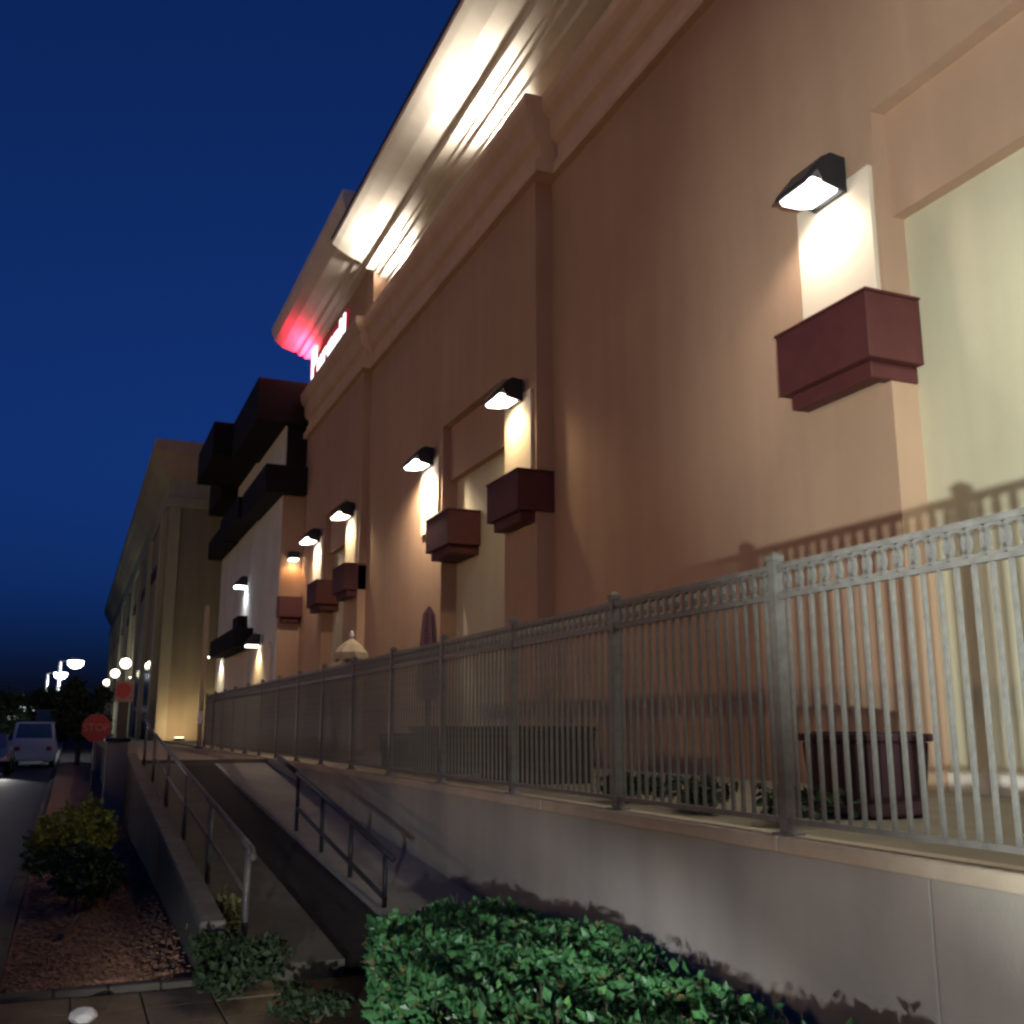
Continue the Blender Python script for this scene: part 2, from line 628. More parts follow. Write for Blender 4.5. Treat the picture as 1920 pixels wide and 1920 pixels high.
lamp_labels = [
    'cool white wall lamp on the nearest bay, just past the right picture edge',
    'large hooded wall lamp over the nearest maroon ledge box, high at right',
    'hooded wall lamp with yellow light beside the tall dark wall corner',
    'hooded wall lamp throwing a wide pale cone, third from the right',
    'yellow hooded wall lamp fourth from the right, left of the second dark corner',
    'small hooded wall lamp farthest along the brown building']
box_labels = [
    'maroon ledge box under the lamp just past the right picture edge',
    'largest maroon ledge box, under the near lamp at right',
    'maroon ledge box with a lit orange front at the tall dark wall corner',
    'dark maroon ledge box in front of the wide pale light cone',
    'maroon ledge box under the yellow lamp fourth from the right',
    'small dark ledge box farthest along the brown building']
for i, (yc, D, lens, pw, col, _) in enumerate(LAMPS):
    t = thing('wall_lamp', lamp_labels[i], 'wall lamp', (D - .051, yc, 6.90), 0, 'hooded lamps along the brown building')
    hp = hood_profile()
    hw = .22
    MB().prism_y(hp, -hw, hw).build('hood', 'dark_metal', t, bevel=.01)
    side = [(-.0, .32), (-.18, .34), (-.30, .27), (-.36, .16), (-.30, -.0), (0, -.06)]
    for s in (-1, 1):
        MB().prism_y(side, s * hw, s * (hw + .02)).build('side_plate', 'dark_metal', t)
    MB().prism_y([(-.08, .02), (-.38, .06), (-.50, -.05), (-.46, -.10), (-.25, -.09), (-.08, -.05)], -hw + .02, hw - .02).build('lens', lens, t, smooth=False, bevel=.02)
    spot('lamp_light', t, (-.36 if i != 3 else -.44, .06, -.15), (.40, .05 if i != 3 else .16, -1), pw, col, 150, .55, .08)
    # ledge box, near end wraps round the corner
    L = .66
    dy = {3: -1.35, 5: -.75}.get(i, -.03)
    b = thing('ledge_box', box_labels[i], 'ledge box', (D, yc + dy, 4.76), 0, 'maroon ledge boxes below the lamps')
    def foot(x0, e, z0, z1, name):
        xr = .315 if i != 0 else -.052
        if i == 3:
            pts = [(x0, -L + e), (xr, -L + e), (xr, L - e), (x0, L - e)]
        else:
            pts = [(x0, -L + e), (xr, -L + e), (xr, -L + .12 + e), (-.052, -L + .12 + e), (-.052, L - e), (x0, L - e)]
            if i == 0:
                pts = [(x0, -L + e), (-.052, -L + e), (-.052, L - e), (x0, L - e)]
        n_ = len(pts)
        m2 = MB().add([(x, y_, z0) for x, y_ in pts] + [(x, y_, z1) for x, y_ in pts],
                      [(k, (k + 1) % n_, (k + 1) % n_ + n_, k + n_) for k in range(n_)] + [tuple(range(n_ - 1, -1, -1)), tuple(range(n_, 2 * n_))])
        m2.build(name, 'maroon', b, bevel=.012)
    foot(-.34, 0, .16, .80, 'box')
    foot(-.36, -.02, .801, .83, 'rim')
    foot(-.25, .09, .0, .159, 'lower_tier')

# uplights on the ledge
for i, (yy, lb) in enumerate(((9.6, 'small uplight on the ledge above the near wall'), (16.1, 'small uplight under the brightest patch of the cornice'),
                              (22.5, 'small uplight at the far end of the floodlit cornice'))):
    u = thing('uplight', lb, 'uplight', (6.78, yy, WT + .052), 0, 'uplights under the cornice')
    MB().box(-.10, .10, -.14, .14, 0, .05).build('base', 'dark_metal', u, bevel=.01)
    MB().hexa([(-.09, -.12, .051), (.09, -.12, .051), (.09, .12, .051), (-.09, .12, .051),
               (-.13, -.16, .20), (.10, -.16, .24), (.10, .16, .24), (-.13, .16, .20)]).build('housing', 'dark_metal', u)
    MB().box(-.10, .08, -.13, .13, .245, .25).build('lens', 'lens_white', u)
    spot('flood_light', u, (-.02, 0, .30), (-.62, 0, 1), 1150, (1.0, .90, .76), 150, .7, .08)

# ------------------------------------------------------------------ lit shop sign: unreadable white letters with a red halo
sg = thing('shop_sign', 'lit white letter sign with red glow on the tower wall', 'sign', (D3, 28.9, 12.24))
MB().box(-.05, -.001, -2.25, 2.55, -.22, .85).build('backing', 'sign_halo', sg)
def stroke(pts, w=.19):
    mb = MB()
    for (a, b), (c, d) in zip(pts, pts[1:]):
        dx, dy = c - a, d - b
        l = math.hypot(dx, dy)
        nx, ny = -dy / l * w / 2, dx / l * w / 2
        ex, ey = dx / l * w * .4, dy / l * w * .4
        q = [(a - ex + nx, b - ey + ny), (a - ex - nx, b - ey - ny), (c + ex - nx, d + ey - ny), (c + ex + nx, d + ey + ny)]
        # text x runs to -y (left of the wall seen from the road is far)
        mb.hexa([(-.09, -x, z) for x, z in q] + [(-.055, -x, z) for x, z in q])
    return mb.build('letter', 'sign_letter', sg)
stroke([(-2.2, .05), (-2.2, 1.15), (-1.75, 1.1), (-1.7, .7), (-2.2, .6)])
stroke([(-1.35, .5), (-1.35, .1), (-.95, .1), (-.95, .5)])
stroke([(-.6, .05), (-.6, .5), (-.25, .5)])
stroke([(.05, .3), (.55, .3), (.5, .52), (.1, .5), (.05, .1), (.5, .08)])
stroke([(.85, .05), (.85, .5), (1.25, .48), (1.25, .05)])
stroke([(1.55, .05), (1.55, .70)])
stroke([(2.0, .05), (2.0, .70)])
l = bpy.data.lights.new('sign_glow', 'AREA')
l.energy, l.color, l.shape, l.size, l.size_y = 170, (1, .03, .09), 'RECTANGLE', 1.6, .6
lo = bpy.data.objects.new('sign_glow', l)
C.objects.link(lo)
lo.parent = sg
lo.location = (-.34, 2.3, .6)
lo.rotation_euler = Vector((-.55, .15, 1)).to_track_quat('-Z', 'Y').to_euler()

# ------------------------------------------------------------------ grey building with black canopies
gb = thing('grey_building', 'grey building with heavy black cornice boxes and canopy beyond the brown one', 'building', (5.6, 31.8, FLOOR))
def G(mb, name, m, bev=0):
    for i, (a, b, c) in enumerate(mb.v):
        mb.v[i] = (a - 5.6, b - 31.8, c - FLOOR)
    return mb.build(name, m, gb, bevel=bev)
yy = 31.83
for w_ in (3.3, 2.6, 3.6, 2.9, 1.9):
    G(MB().box(5.6, 11.9, yy, yy + w_ - .05, .8, 11.6), 'wall_panel', 'grey_stucco')
    yy += w_
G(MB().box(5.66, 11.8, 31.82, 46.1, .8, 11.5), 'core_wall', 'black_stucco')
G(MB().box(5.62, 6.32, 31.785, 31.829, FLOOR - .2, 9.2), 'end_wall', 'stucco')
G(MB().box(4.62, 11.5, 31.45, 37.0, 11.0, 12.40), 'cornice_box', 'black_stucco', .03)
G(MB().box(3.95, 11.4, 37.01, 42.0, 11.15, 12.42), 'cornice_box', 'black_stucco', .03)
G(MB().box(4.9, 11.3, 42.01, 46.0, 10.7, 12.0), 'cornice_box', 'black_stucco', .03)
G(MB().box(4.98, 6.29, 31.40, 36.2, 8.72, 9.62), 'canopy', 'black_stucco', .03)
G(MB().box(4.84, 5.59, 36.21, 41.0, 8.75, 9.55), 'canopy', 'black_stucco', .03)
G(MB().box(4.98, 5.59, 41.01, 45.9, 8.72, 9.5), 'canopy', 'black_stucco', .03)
G(MB().box(5.5, 5.599, 37.0, 42.4, FLOOR, 4.2), 'shop_front', 'cream')
G(MB().box(4.95, 5.58, 36.2, 43.0, 4.3, 4.95), 'shop_canopy', 'black_stucco', .02)
G(MB().box(5.5, 5.599, 32.5, 35.9, FLOOR, 4.2), 'shop_front', 'cream')

# ledge box on its end wall
b = thing('ledge_box', 'rust red ledge box on the orange lit end wall of the grey building', 'ledge box', (5.98, 31.78, 4.72), 0, 'maroon ledge boxes below the lamps')
MB().box(-.42, .30, -.34, -.002, .16, .80).build('box', 'maroon', b, bevel=.02)
MB().box(-.30, .22, -.24, -.002, 0, .159).build('lower_tier', 'maroon', b, bevel=.02)
b = thing('ledge_box', 'black ledge box under the lamp on the grey building', 'ledge box', (5.6, 38.4, 4.72), 0, 'black ledge boxes on the grey building')
MB().box(-.34, -.002, -.66, .66, .24, .80).build('box', 'black_stucco', b, bevel=.02)

def simple_lamp(name, label, x, y, z, col, pw, lens, group, ang=130, proj=.45):
    t = thing(name, label, 'wall lamp', (x, y, z), 0, group)
    MB().prism_y([(0, .3), (-.2, .32), (-proj, .02), (-proj, -.05), (0, -.05)], -.2, .2).build('hood', 'dark_metal', t, bevel=.01)
    MB().box(-proj + .03, -.05, -.17, .17, -.11, -.051).build('lens', lens, t)
    spot('lamp_light', t, (-proj * .6, 0, -.16), (.25, 0, -1), pw, col, ang, .5, .08)
    return t
simple_lamp('wall_lamp', 'cool white wall lamp over the black ledge box on the grey building', 5.598, 38.4, 6.7, (.95, .96, 1.0), 60, 'lens_cool', 'lamps on the grey building')
simple_lamp('wall_lamp', 'warm lamp under the shop canopy nearest on the grey building', 5.49, 34.2, 4.25, (1.0, .80, .42), 90, 'lens_warm', 'lamps on the grey building')
simple_lamp('wall_lamp', 'warm lamp far along the grey building beside the olive block', 5.49, 44.2, 4.5, (1.0, .84, .55), 120, 'lens_warm', 'lamps on the grey building')
# the lamp that lights the end wall
t = thing('wall_lamp', 'lamp lighting the orange end wall above its rust red ledge box', 'wall lamp', (5.99, 31.78, 6.70), 0, 'lamps on the grey building')
MB().box(-.16, .16, -.34, -.002, 0, .22).build('hood', 'dark_metal', t, bevel=.03)
MB().box(-.13, .13, -.31, -.03, -.05, -.001).build('lens', 'lens_warm', t)
spot('lamp_light', t, (0, -.22, -.12), (0, .3, -1), 22, (1.0, .55, .22), 140, .6, .08)

# ------------------------------------------------------------------ far olive block
ob = thing('olive_building', 'tall olive department store with flared cornice at the far left', 'building', (3.26, 46, FLOOR))
def O_(mb, name, m, bev=0):
    for i, (a, b_, c) in enumerate(mb.v):
        mb.v[i] = (a - 3.26, b_ - 46, c - FLOOR)
    return mb.build(name, m, ob, bevel=bev)
OY0, OY1 = 46.2, 118
O_(MB().box(3.26, 14, OY0, OY1, .5, 13.4), 'wall', 'olive_stucco')
prof = [(0, 11.0), (.12, 11.02), (.14, 11.45), (.05, 11.5), (.05, 12.2), (.20, 12.35), (.45, 12.8), (.62, 13.2), (.78, 13.35), (.80, 13.82), (0, 13.86)]
vv, ff = [], []
n = len(prof)
for o_, z_ in prof:
    vv += [(13.9, OY0 - o_, z_), (3.26 - o_, OY0 - o_, z_), (3.26 - o_, OY1, z_), (13.9, OY1, z_)]
for i in range(n - 1):
    for j in range(3):
        ff.append((i * 4 + j, i * 4 + j + 1, (i + 1) * 4 + j + 1, (i + 1) * 4 + j))
ff.append((4 * (n - 1), 4 * (n - 1) + 1, 4 * (n - 1) + 2, 4 * (n - 1) + 3))
O_(MB().add(vv, ff), 'cornice', 'olive_trim')
for k in range(9):
    y0 = 47.2 + k * 8
    O_(MB().box(3.08, 3.259, y0, y0 + 1.3, FLOOR, 10.99), 'pilaster', 'olive_trim')
    O_(MB().box(3.19, 3.259, y0 + 2.0, y0 + 7.2, 8.6, 9.1), 'band', 'black_stucco')
    O_(MB().box(3.18, 3.259, y0 + 2.4, y0 + 6.9, FLOOR, 4.6), 'shop_window', 'glass')
O_(MB().box(3.30, 3.75, 46.10, 46.199, FLOOR, 10.99), 'pilaster', 'olive_trim')
simple_lamp('wall_lamp', 'warm lamp washing the foot of the olive block end wall', 3.25, 45.0, 3.0, (1, .8, .5), 1, 'lens_warm', 'lamps on the olive block') if False else None
t = thing('ground_light', 'warm ground light at the foot of the olive block end wall', 'ground light', (4.15, 44.7, FLOOR + .001))
MB().box(-.2, .2, -.15, .15, 0, .12).build('housing', 'dark_metal', t, bevel=.02)
MB().box(-.17, .17, -.12, .12, .121, .135).build('lens', 'lens_warm', t)
spot('flood_light', t, (0, .05, .2), (0, 1, .38), 130, (1.0, .66, .42), 115, 1.0, .1)
for yy_, z_, lb in ((67.7, 5.4, 'nearest round white wall lamp on the olive block facade'), (84.0, 5.55, 'middle round white wall lamp on the olive block facade'),
                    (103.7, 5.6, 'farthest round white wall lamp on the olive block facade')):
    t = thing('globe_lamp', lb, 'wall lamp', (3.07, yy_, z_), 0, 'round lamps on the olive block')
    MB().bar((.18, 0, -.35), (-.2, 0, -.35), .04).bar((-.2, 0, -.36), (-.2, 0, -.2), .05).build('bracket', 'dark_metal', t)
    MB().lathe([(.0, -.30), (.16, -.26), (.28, -.12), (.32, .02), (.27, .18), (.15, .29), (0, .32)], 12, -.2, 0).build('globe', 'lens_warm', t, smooth=True)
    p = bpy.data.lights.new('globe_light', 'POINT')
    p.energy, p.color, p.shadow_soft_size = 60, (1, .95, .65), .33
    po = bpy.data.objects.new('globe_light', p)
    C.objects.link(po)
    po.parent = t
    po.location = (-.55, 0, 0)

# ------------------------------------------------------------------ things on the walkway
def planter(loc, sx, sy, h, m, label):
    t = thing('planter_box', label, 'planter', loc, 0, 'planter boxes on the walkway')
    e = .03
    MB().hexa([(-sx / 2 + e, -sy / 2 + e, 0), (sx / 2 - e, -sy / 2 + e, 0), (sx / 2 - e, sy / 2 - e, 0), (-sx / 2 + e, sy / 2 - e, 0),
               (-sx / 2, -sy / 2, h), (sx / 2, -sy / 2, h), (sx / 2, sy / 2, h), (-sx / 2, sy / 2, h)]).build('box', m, t, bevel=.02)
    MB().box(-sx / 2 - .02, sx / 2 + .02, -sy / 2 - .02, sy / 2 + .02, h + .001, h + .05).build('rim', m, t, bevel=.012)
    MB().box(-sx / 2 + .05, sx / 2 - .05, -sy / 2 + .05, sy / 2 - .05, h + .051, h + .06).build('soil', 'soil', t)
planter((4.70, 5.34, FLOOR), .50, .62, .46, 'planter_maroon', 'dark maroon planter box behind the brightest part of the fence')
planter((4.45, 9.95, FLOOR), .85, 1.15, .50, 'planter_brown', 'brown planter box behind the fence at mid picture')
planter((4.45, 12.35, FLOOR), .85, 1.05, .50, 'planter_brown', 'farther brown planter box just left of the mid picture one')
planter((4.35, 14.3, FLOOR), .5, .6, .40, 'black_stucco', 'small black box behind the fence, farthest left')

# shrubs along the foot of the fence
def shrub(name, label, loc, rx, ry, h, nleaf, size, m, cat='shrub', group=None, base=0.08, stems=5, cl=9):
    t = thing(name, label, cat, loc, 0, group)
    rnd = random.Random(hash((round(loc[0], 2), round(loc[1], 2), nleaf)) & 0xffff)
    cs = []
    for k in range(cl):
        a = rnd.uniform(0, 6.28)
        q = math.sqrt(rnd.random()) * .75
        cs.append((math.cos(a) * rx * q, math.sin(a) * ry * q, h * rnd.uniform(.35, .85), rnd.uniform(.3, .5)))
    pts = []
    for k in range(nleaf):
        c = cs[k % cl]
        d = Vector((rnd.gauss(0, 1), rnd.gauss(0, 1), rnd.gauss(0, 1))).normalized()
        rr = rnd.uniform(.55, 1.0)
        p = (c[0] + d.x * c[3] * rx * rr, c[1] + d.y * c[3] * ry * rr, max(base, c[2] + d.z * c[3] * h * .62 * rr))
        pts.append(p)
    mb = MB()
    leaves(mb, pts, size, rnd=rnd)
    mb.build('foliage', m, t)
    st = MB()
    for k in range(stems):
        c = cs[k % cl]
        st.bar((c[0] * .2, c[1] * .2, -.06), (c[0], c[1], c[2]), (.014, .005), 5)
    st.build('stem', 'bark', t)
    return t
for k, (yy_, lb) in enumerate(((5.1, 'low dark plant at the fence foot beside the maroon planter'), (6.0, 'low dark plant at the fence foot left of the bright panel'),
                               (6.9, 'low dark plant at the fence foot farther left'))):
    shrub('low_plant', lb, (3.92, yy_, FLOOR), .26, .42, .2, 320, .07, 'dark_leaf', 'plant', 'low plants behind the fence', base=.01)

# white half-folded umbrella, closed mauve umbrella
um = thing('patio_umbrella', 'half folded pale patio umbrella behind the fence', 'umbrella', (5.0, 20.0, FLOOR))
MB().bar((0, 0, .06), (0, 0, 2.25), .035, 8).build('pole', 'white_paint', um)
MB().lathe([(0, 0), (.28, 0), (.28, .05), (.05, .07), (0, .07)], 14).build('base', 'concrete_dark', um)
MB().lathe([(0, 2.42), (.03, 2.40), (.05, 2.30), (0, 2.26)], 8).build('finial', 'white_paint', um)
vv, ff = [], []
for i in range(16):
    a = 2 * math.pi * i / 16
    k_ = 1.0 if i % 2 == 0 else .86
    for rr, z in ((.03, 2.26), (.20 * k_, 2.14), (.34 * k_, 1.98), (.36 * k_, 1.80 + (.06 if i % 2 else 0))):
        vv.append((rr * math.cos(a), rr * math.sin(a), z))
for i in range(16):
    for j in range(3):
        a, b_ = i * 4 + j, ((i + 1) % 16) * 4 + j
        ff.append((a, b_, b_ + 1, a + 1))
MB().add(vv, ff).build('canopy', 'umbrella_cloth', um)
cu = thing('patio_umbrella', 'closed mauve patio umbrella standing in the pale light cone', 'umbrella', (4.9, 14.85, FLOOR))
MB().bar((0, 0, .06), (0, 0, 2.3), .035, 8).build('pole', 'dark_metal', cu)
MB().lathe([(0, 0), (.28, 0), (.28, .06), (.05, .08), (0, .08)], 14).build('base', 'concrete_dark', cu)
vv, ff = [], []
for i in range(16):
    a = 2 * math.pi * i / 16
    k_ = 1.0 if i % 2 == 0 else .72
    for rr, z in ((.02, 2.34), (.10 * k_, 2.22), (.13 * k_, 1.9), (.17 * k_, 1.5), (.19 * k_, 1.1), (.15 * k_, .95)):
        vv.append((rr * math.cos(a), rr * math.sin(a), z))
for i in range(16):
    for j in range(5):
        a, b_ = i * 6 + j, ((i + 1) % 16) * 6 + j
        ff.append((a, b_, b_ + 1, a + 1))
MB().add(vv, ff).build('canopy', 'mauve_cloth', cu)

# slim pole at the far fence end
sp_ = thing('marker_pole', 'slim pale pole with white reflector band at the far fence end', 'pole', (3.3, 29.8, FLOOR - .02))
MB().bar((0, 0, 0), (0, 0, 3.9), .065, 10).build('shaft', 'umbrella_cloth', sp_)
MB().bar((0, 0, .66), (0, 0, 1.0), .085, 10).build('reflector_band', 'sign_white', sp_)
MB().bar((0, 0, 0), (0, 0, .05), .12, 10).build('foot_plate', 'rail_metal', sp_)

# ------------------------------------------------------------------ hand rails
hr = thing('ramp_handrail', 'weathered grey handrail along the near edge of the sloping path', 'handrail', (1.22, 12, 0))
def hz(Y):
    return rz(Y) + .69
MB().path([(0, 7.4 - 12, hz(7.4) - .06), (0, 7.5 - 12, hz(7.5)), (0, 16.9 - 12, hz(16.9)), (0, 17.1 - 12, hz(17.1) - .02), (0, 19.2 - 12, hz(19.2) + .05)], .024, 8).build('top_rail', 'rail_metal', hr, smooth=True)
MB().bar((0, 7.6 - 12, hz(7.6) - .32), (0, 16.9 - 12, hz(16.9) - .32), .015, 8).build('mid_rail', 'bronze_metal', hr, smooth=True)
for Y in (7.62, 9.74, 11.9, 14.3, 16.8, 19.0):
    MB().bar((0, Y - 12, rz(Y)), (0, Y - 12, hz(Y) - .02), .022, 8).build('post', 'rail_metal', hr, smooth=True)
wr = thing('wall_handrail', 'dark steel handrail climbing beside the retaining wall', 'handrail', (2.5, 10, 0))
MB().path([(0, 8.40 - 10, .56), (0, 12.35 - 10, 1.07), (0, 13.6 - 10, 1.22)], .03, 8).build('top_rail', 'dark_metal', wr, smooth=True)
MB().bar((0, 8.6 - 10, .22), (0, 12.3 - 10, .68), .022, 8).build('mid_rail', 'dark_metal', wr, smooth=True)
for Y, z in ((8.62, .58), (9.78, .73), (11.0, .89), (12.3, 1.05)):
    MB().bar((0, Y - 10, rz(Y) - .05), (0, Y - 10, z), .022, 8).build('post', 'dark_metal', wr, smooth=True)

# ------------------------------------------------------------------ hedge by the wall
hg = thing('hedge', 'dense clipped green hedge at the foot of the retaining wall', 'hedge', (2.42, 5.0, 0))
rnd = random.Random(3)
pts = []
HX0, HX1, HY0, HY1 = -.95, .72, -3.2, 2.45
def hx0(Y):
    return max(HX0, -.30 - .26 * (HY1 - Y))
def htop(X, Y):
    return .33 + .045 * math.sin(Y * 2.3) + .045 * math.sin(Y * 5.1 + X * 7) + .02 * math.sin(X * 15)
for k in range(22000):
    Y = HY1 - (HY1 - HY0) * rnd.random() ** 1.25
    u = rnd.random()
    if u < .62:
        X = rnd.uniform(hx0(Y), HX1)
        e = max(0, min(1, (HX1 - X) / .12, (X - hx0(Y)) / .12, (HY1 - Y) / .2))
        z = htop(X, Y) * (1 - .14 * (1 - e) ** 2) - abs(rnd.gauss(0, .045))
    elif u < .85:
        X = (hx0(Y) if rnd.random() < .6 else HX1) + rnd.gauss(0, .03)
        z = rnd.uniform(.05, 1) * htop(X, Y) * .93
    elif u < .93:
        Y = HY1 + rnd.gauss(0, .05)
        X = rnd.uniform(hx0(Y), HX1)
        z = rnd.uniform(.05, 1) * htop(X, Y) * .93
    else:
        X = rnd.uniform(hx0(Y) + .1, HX1 - .12)
        z = htop(X, Y) + rnd.uniform(-.03, .05)
    pts.append((X, Y, z))
mb = MB()
leaves(mb, [p for k, p in enumerate(pts) if k % 9], .056, .5, .5, rnd)
mb.build('foliage', 'hedge_leaf', hg)
mb = MB()
leaves(mb, [(p[0], p[1], p[2] + .01) for k, p in enumerate(pts) if k % 18 == 0], .05, .5, .9, rnd)
mb.build('young_leaves', 'young_leaf', hg)
mb = MB()
leaves(mb, [p for k, p in enumerate(pts) if k % 18 == 9], .05, .5, .1, rnd)
mb.build('dry_leaves', 'dry_leaf', hg)
tw = MB()
for k in range(70):
    Y = rnd.uniform(-1.5, HY1 - .1)
    X = rnd.uniform(hx0(Y) + .1, HX1 - .05)
    z = htop(X, Y)
    tw.bar((X, Y, z - .1), (X + rnd.uniform(-.05, .05), Y + rnd.uniform(-.05, .05), z + rnd.uniform(.03, .12)), (.004, .002), 4)
struct(tw.build('stray_shoots', 'bark', hg), 'stuff')
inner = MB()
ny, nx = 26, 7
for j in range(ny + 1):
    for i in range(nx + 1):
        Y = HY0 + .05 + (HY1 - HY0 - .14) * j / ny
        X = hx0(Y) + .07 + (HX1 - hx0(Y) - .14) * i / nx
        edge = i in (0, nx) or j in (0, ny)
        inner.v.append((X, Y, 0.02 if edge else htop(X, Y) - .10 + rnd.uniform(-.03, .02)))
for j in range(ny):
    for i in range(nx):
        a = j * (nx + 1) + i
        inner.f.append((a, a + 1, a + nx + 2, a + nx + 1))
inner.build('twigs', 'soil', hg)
st = MB()
for k in range(22):
    Y = HY0 + .2 + k * .22
    st.bar((rnd.uniform(-.1, .1), Y, -.05), (rnd.uniform(-.3, .3), Y + rnd.uniform(-.1, .1),   .22), (.014, .006), 5)
st.build('stem', 'bark', hg)

# ------------------------------------------------------------------ roadside plants
shrub('lime_shrub', 'yellow green shrub by the kerb in front of the red octagonal sign', (.12, 11.2, .02), .40, .62, .84, 3000, .075, 'lime_leaf', base=.25, cl=18)
shrub('dark_shrub', 'dark green shrub in front of the yellow green one', (.20, 10.1, .02), .34, .5, .55, 1900, .065, 'dark_leaf', base=.03, cl=16)
shrub('low_plant', 'dry yellowish plant at the near end of the low ramp wall', (1.12, 8.2, .05), .17, .3, .34, 480, .06, 'dry_leaf', 'plant', base=.02)
shrub('dark_shrub', 'dark trailing shrub at the picture bottom beside the sloping path', (1.05, 6.95, .0), .34, .55, .32, 1600, .055, 'dark_leaf', base=.02, cl=12)
shrub('low_plant', 'small dark plant at the bottom edge left of the hedge', (1.38, 6.2, .0), .26, .3, .14, 420, .05, 'dark_leaf', 'plant', base=.02)
for k, (x, y_, s, lb) in enumerate(((.2, 6.58, .07, 'small white stone on the pavement at the bottom edge'), (.35, 8.6, .035, 'pebble in the bark bed near its middle'),
                                    (.62, 9.0, .03, 'pebble in the bark bed near the ramp wall'))):
    me = bpy.data.meshes.new('stone')
    import bmesh
    bm = bmesh.new()
    bmesh.ops.create_icosphere(bm, subdivisions=2, radius=s)
    for v in bm.verts:
        v.co *= 1 + random.uniform(-.18, .18)
        v.co.z *= .6
    bm.to_mesh(me)
    bm.free()
    o = link('stone', me, 'rock')
    o.location = (x, y_, s * .45)
    tag(o, lb, 'stone')
st_ = MB()
st_.bar((-.06, -.22, .02), (.06, .25, .10), (.028, .02), 7)
st_.bar((.02, .05, .06), (.10, .12, .14), (.014, .006), 6)
o = st_.build('fallen_branch', 'bark')
o.location = (.13, 9.1, .03)
tag(o, 'short dark fallen branch lying on the bark bed', 'branch')

# trees
def tree(label, loc, h, rx, nleaf, size, m, group):
    t = thing('tree', label, 'tree', loc, 0, group)
    rnd = random.Random(int(loc[1] * 7 + loc[0] * 13))
    tr = MB()
    th = h * .35
    tr.bar((0, 0, -.1), (.03, .02, th), (.11, .08), 8)
    cs = []
    for k in range(16):
        a = k * 2.4 + rnd.uniform(-.3, .3)
        q = rnd.uniform(.15, .8)
        c = Vector((math.cos(a) * rx * q, math.sin(a) * rx * q, h * (.42 + .5 * rnd.random() * (1.15 - q * .6))))
        cs.append((c, rnd.uniform(.28, .46) * rx))
        tr.bar((.03, .02, th * rnd.uniform(.7, 1.0)), c, (.045, .012), 5)
    tr.build('trunk', 'bark', t)
    pts = []
    for k in range(nleaf):
        c, r_ = cs[k % 16]
        d = Vector((rnd.gauss(0, 1), rnd.gauss(0, 1), rnd.gauss(0, 1))).normalized() * r_ * rnd.uniform(.4, 1.05)
        pts.append(c + d)
    mb = MB()
    leaves(mb, pts, size, rnd=rnd)
    mb.build('crown', m, t)
tree('dark leafy tree behind the red octagonal sign', (.35, 42, -.05), 3.5, 1.15, 5200, .15, 'dark_leaf', 'roadside trees')
tree('dark tree left of the one behind the octagonal sign, under the street lamps', (-.95, 58, -.1), 4.0, 1.5, 3800, .18, 'dark_leaf', 'roadside trees')
tree('dark tree at the far left beyond the vehicles', (-4.2, 78, -.1), 3.9, 2.2, 3600, .24, 'dark_leaf', 'roadside trees')
tree('dark tree at the far left picture edge', (-7.0, 88, -.1), 3.8, 2.4, 3400, .26, 'dark_leaf', 'roadside trees')

# ------------------------------------------------------------------ signs
def text(name, body, size, m, parent, loc, rot, ext=.004):
    cu_ = bpy.data.curves.new(name, 'FONT')
    cu_.body = body
    cu_.size = size
    cu_.extrude = ext
    cu_.align_x, cu_.align_y = 'CENTER', 'CENTER'
    tmp = bpy.data.objects.new(name, cu_)
    C.objects.link(tmp)
    dg = bpy.context.evaluated_depsgraph_get()
    me = bpy.data.meshes.new_from_object(tmp.evaluated_get(dg))
    bpy.data.objects.remove(tmp)
    o = link(name, me, m, parent)
    o.location, o.rotation_euler = loc, rot
    return o
ss = thing('stop_sign', 'red octagonal stop sign on a thin post beside the dark tree', 'sign', (.575, 26.0, .08))
MB().box(-.03, .03, .012, .06, -.3, 1.85).build('post', 'rail_metal', ss)
v = []
for yq in (-.01, .01):
    for i in range(8):
        a = math.pi / 8 + i * math.pi / 4
        v.append((.335 * math.cos(a), yq, 1.5 + .335 * math.sin(a)))
MB().add(v, [(i, (i + 1) % 8, (i + 1) % 8 + 8, i + 8) for i in range(8)] + [tuple(range(8)), tuple(range(15, 7, -1))]).build('plate', 'sign_red', ss)
text('lettering', 'STOP', .24, 'faded_letter', ss, (0, -.0155, 1.5), (R(90), 0, 0))
rs = thing('road_sign', 'small red sign on a pale plate behind the concrete pillar', 'sign', (1.08, 25.0, .9))
MB().box(-.11, .11, -.06, .06, 0, 1.25).build('post', 'concrete_dark', rs, bevel=.01)
MB().box(-.2, .2, -.085, -.062, 1.251, 1.72).build('plate', 'faded_plate', rs)
v = []
for yq in (-.10, -.086):
    for i in range(16):
        a = i * math.pi / 8
        v.append((-.03 + .155 * math.cos(a), yq, 1.5 + .17 * math.sin(a)))
MB().add(v, [(i, (i + 1) % 16, (i + 1) % 16 + 16, i + 16) for i in range(16)] + [tuple(range(16)), tuple(range(31, 15, -1))]).build('disc', 'sign_red', rs)

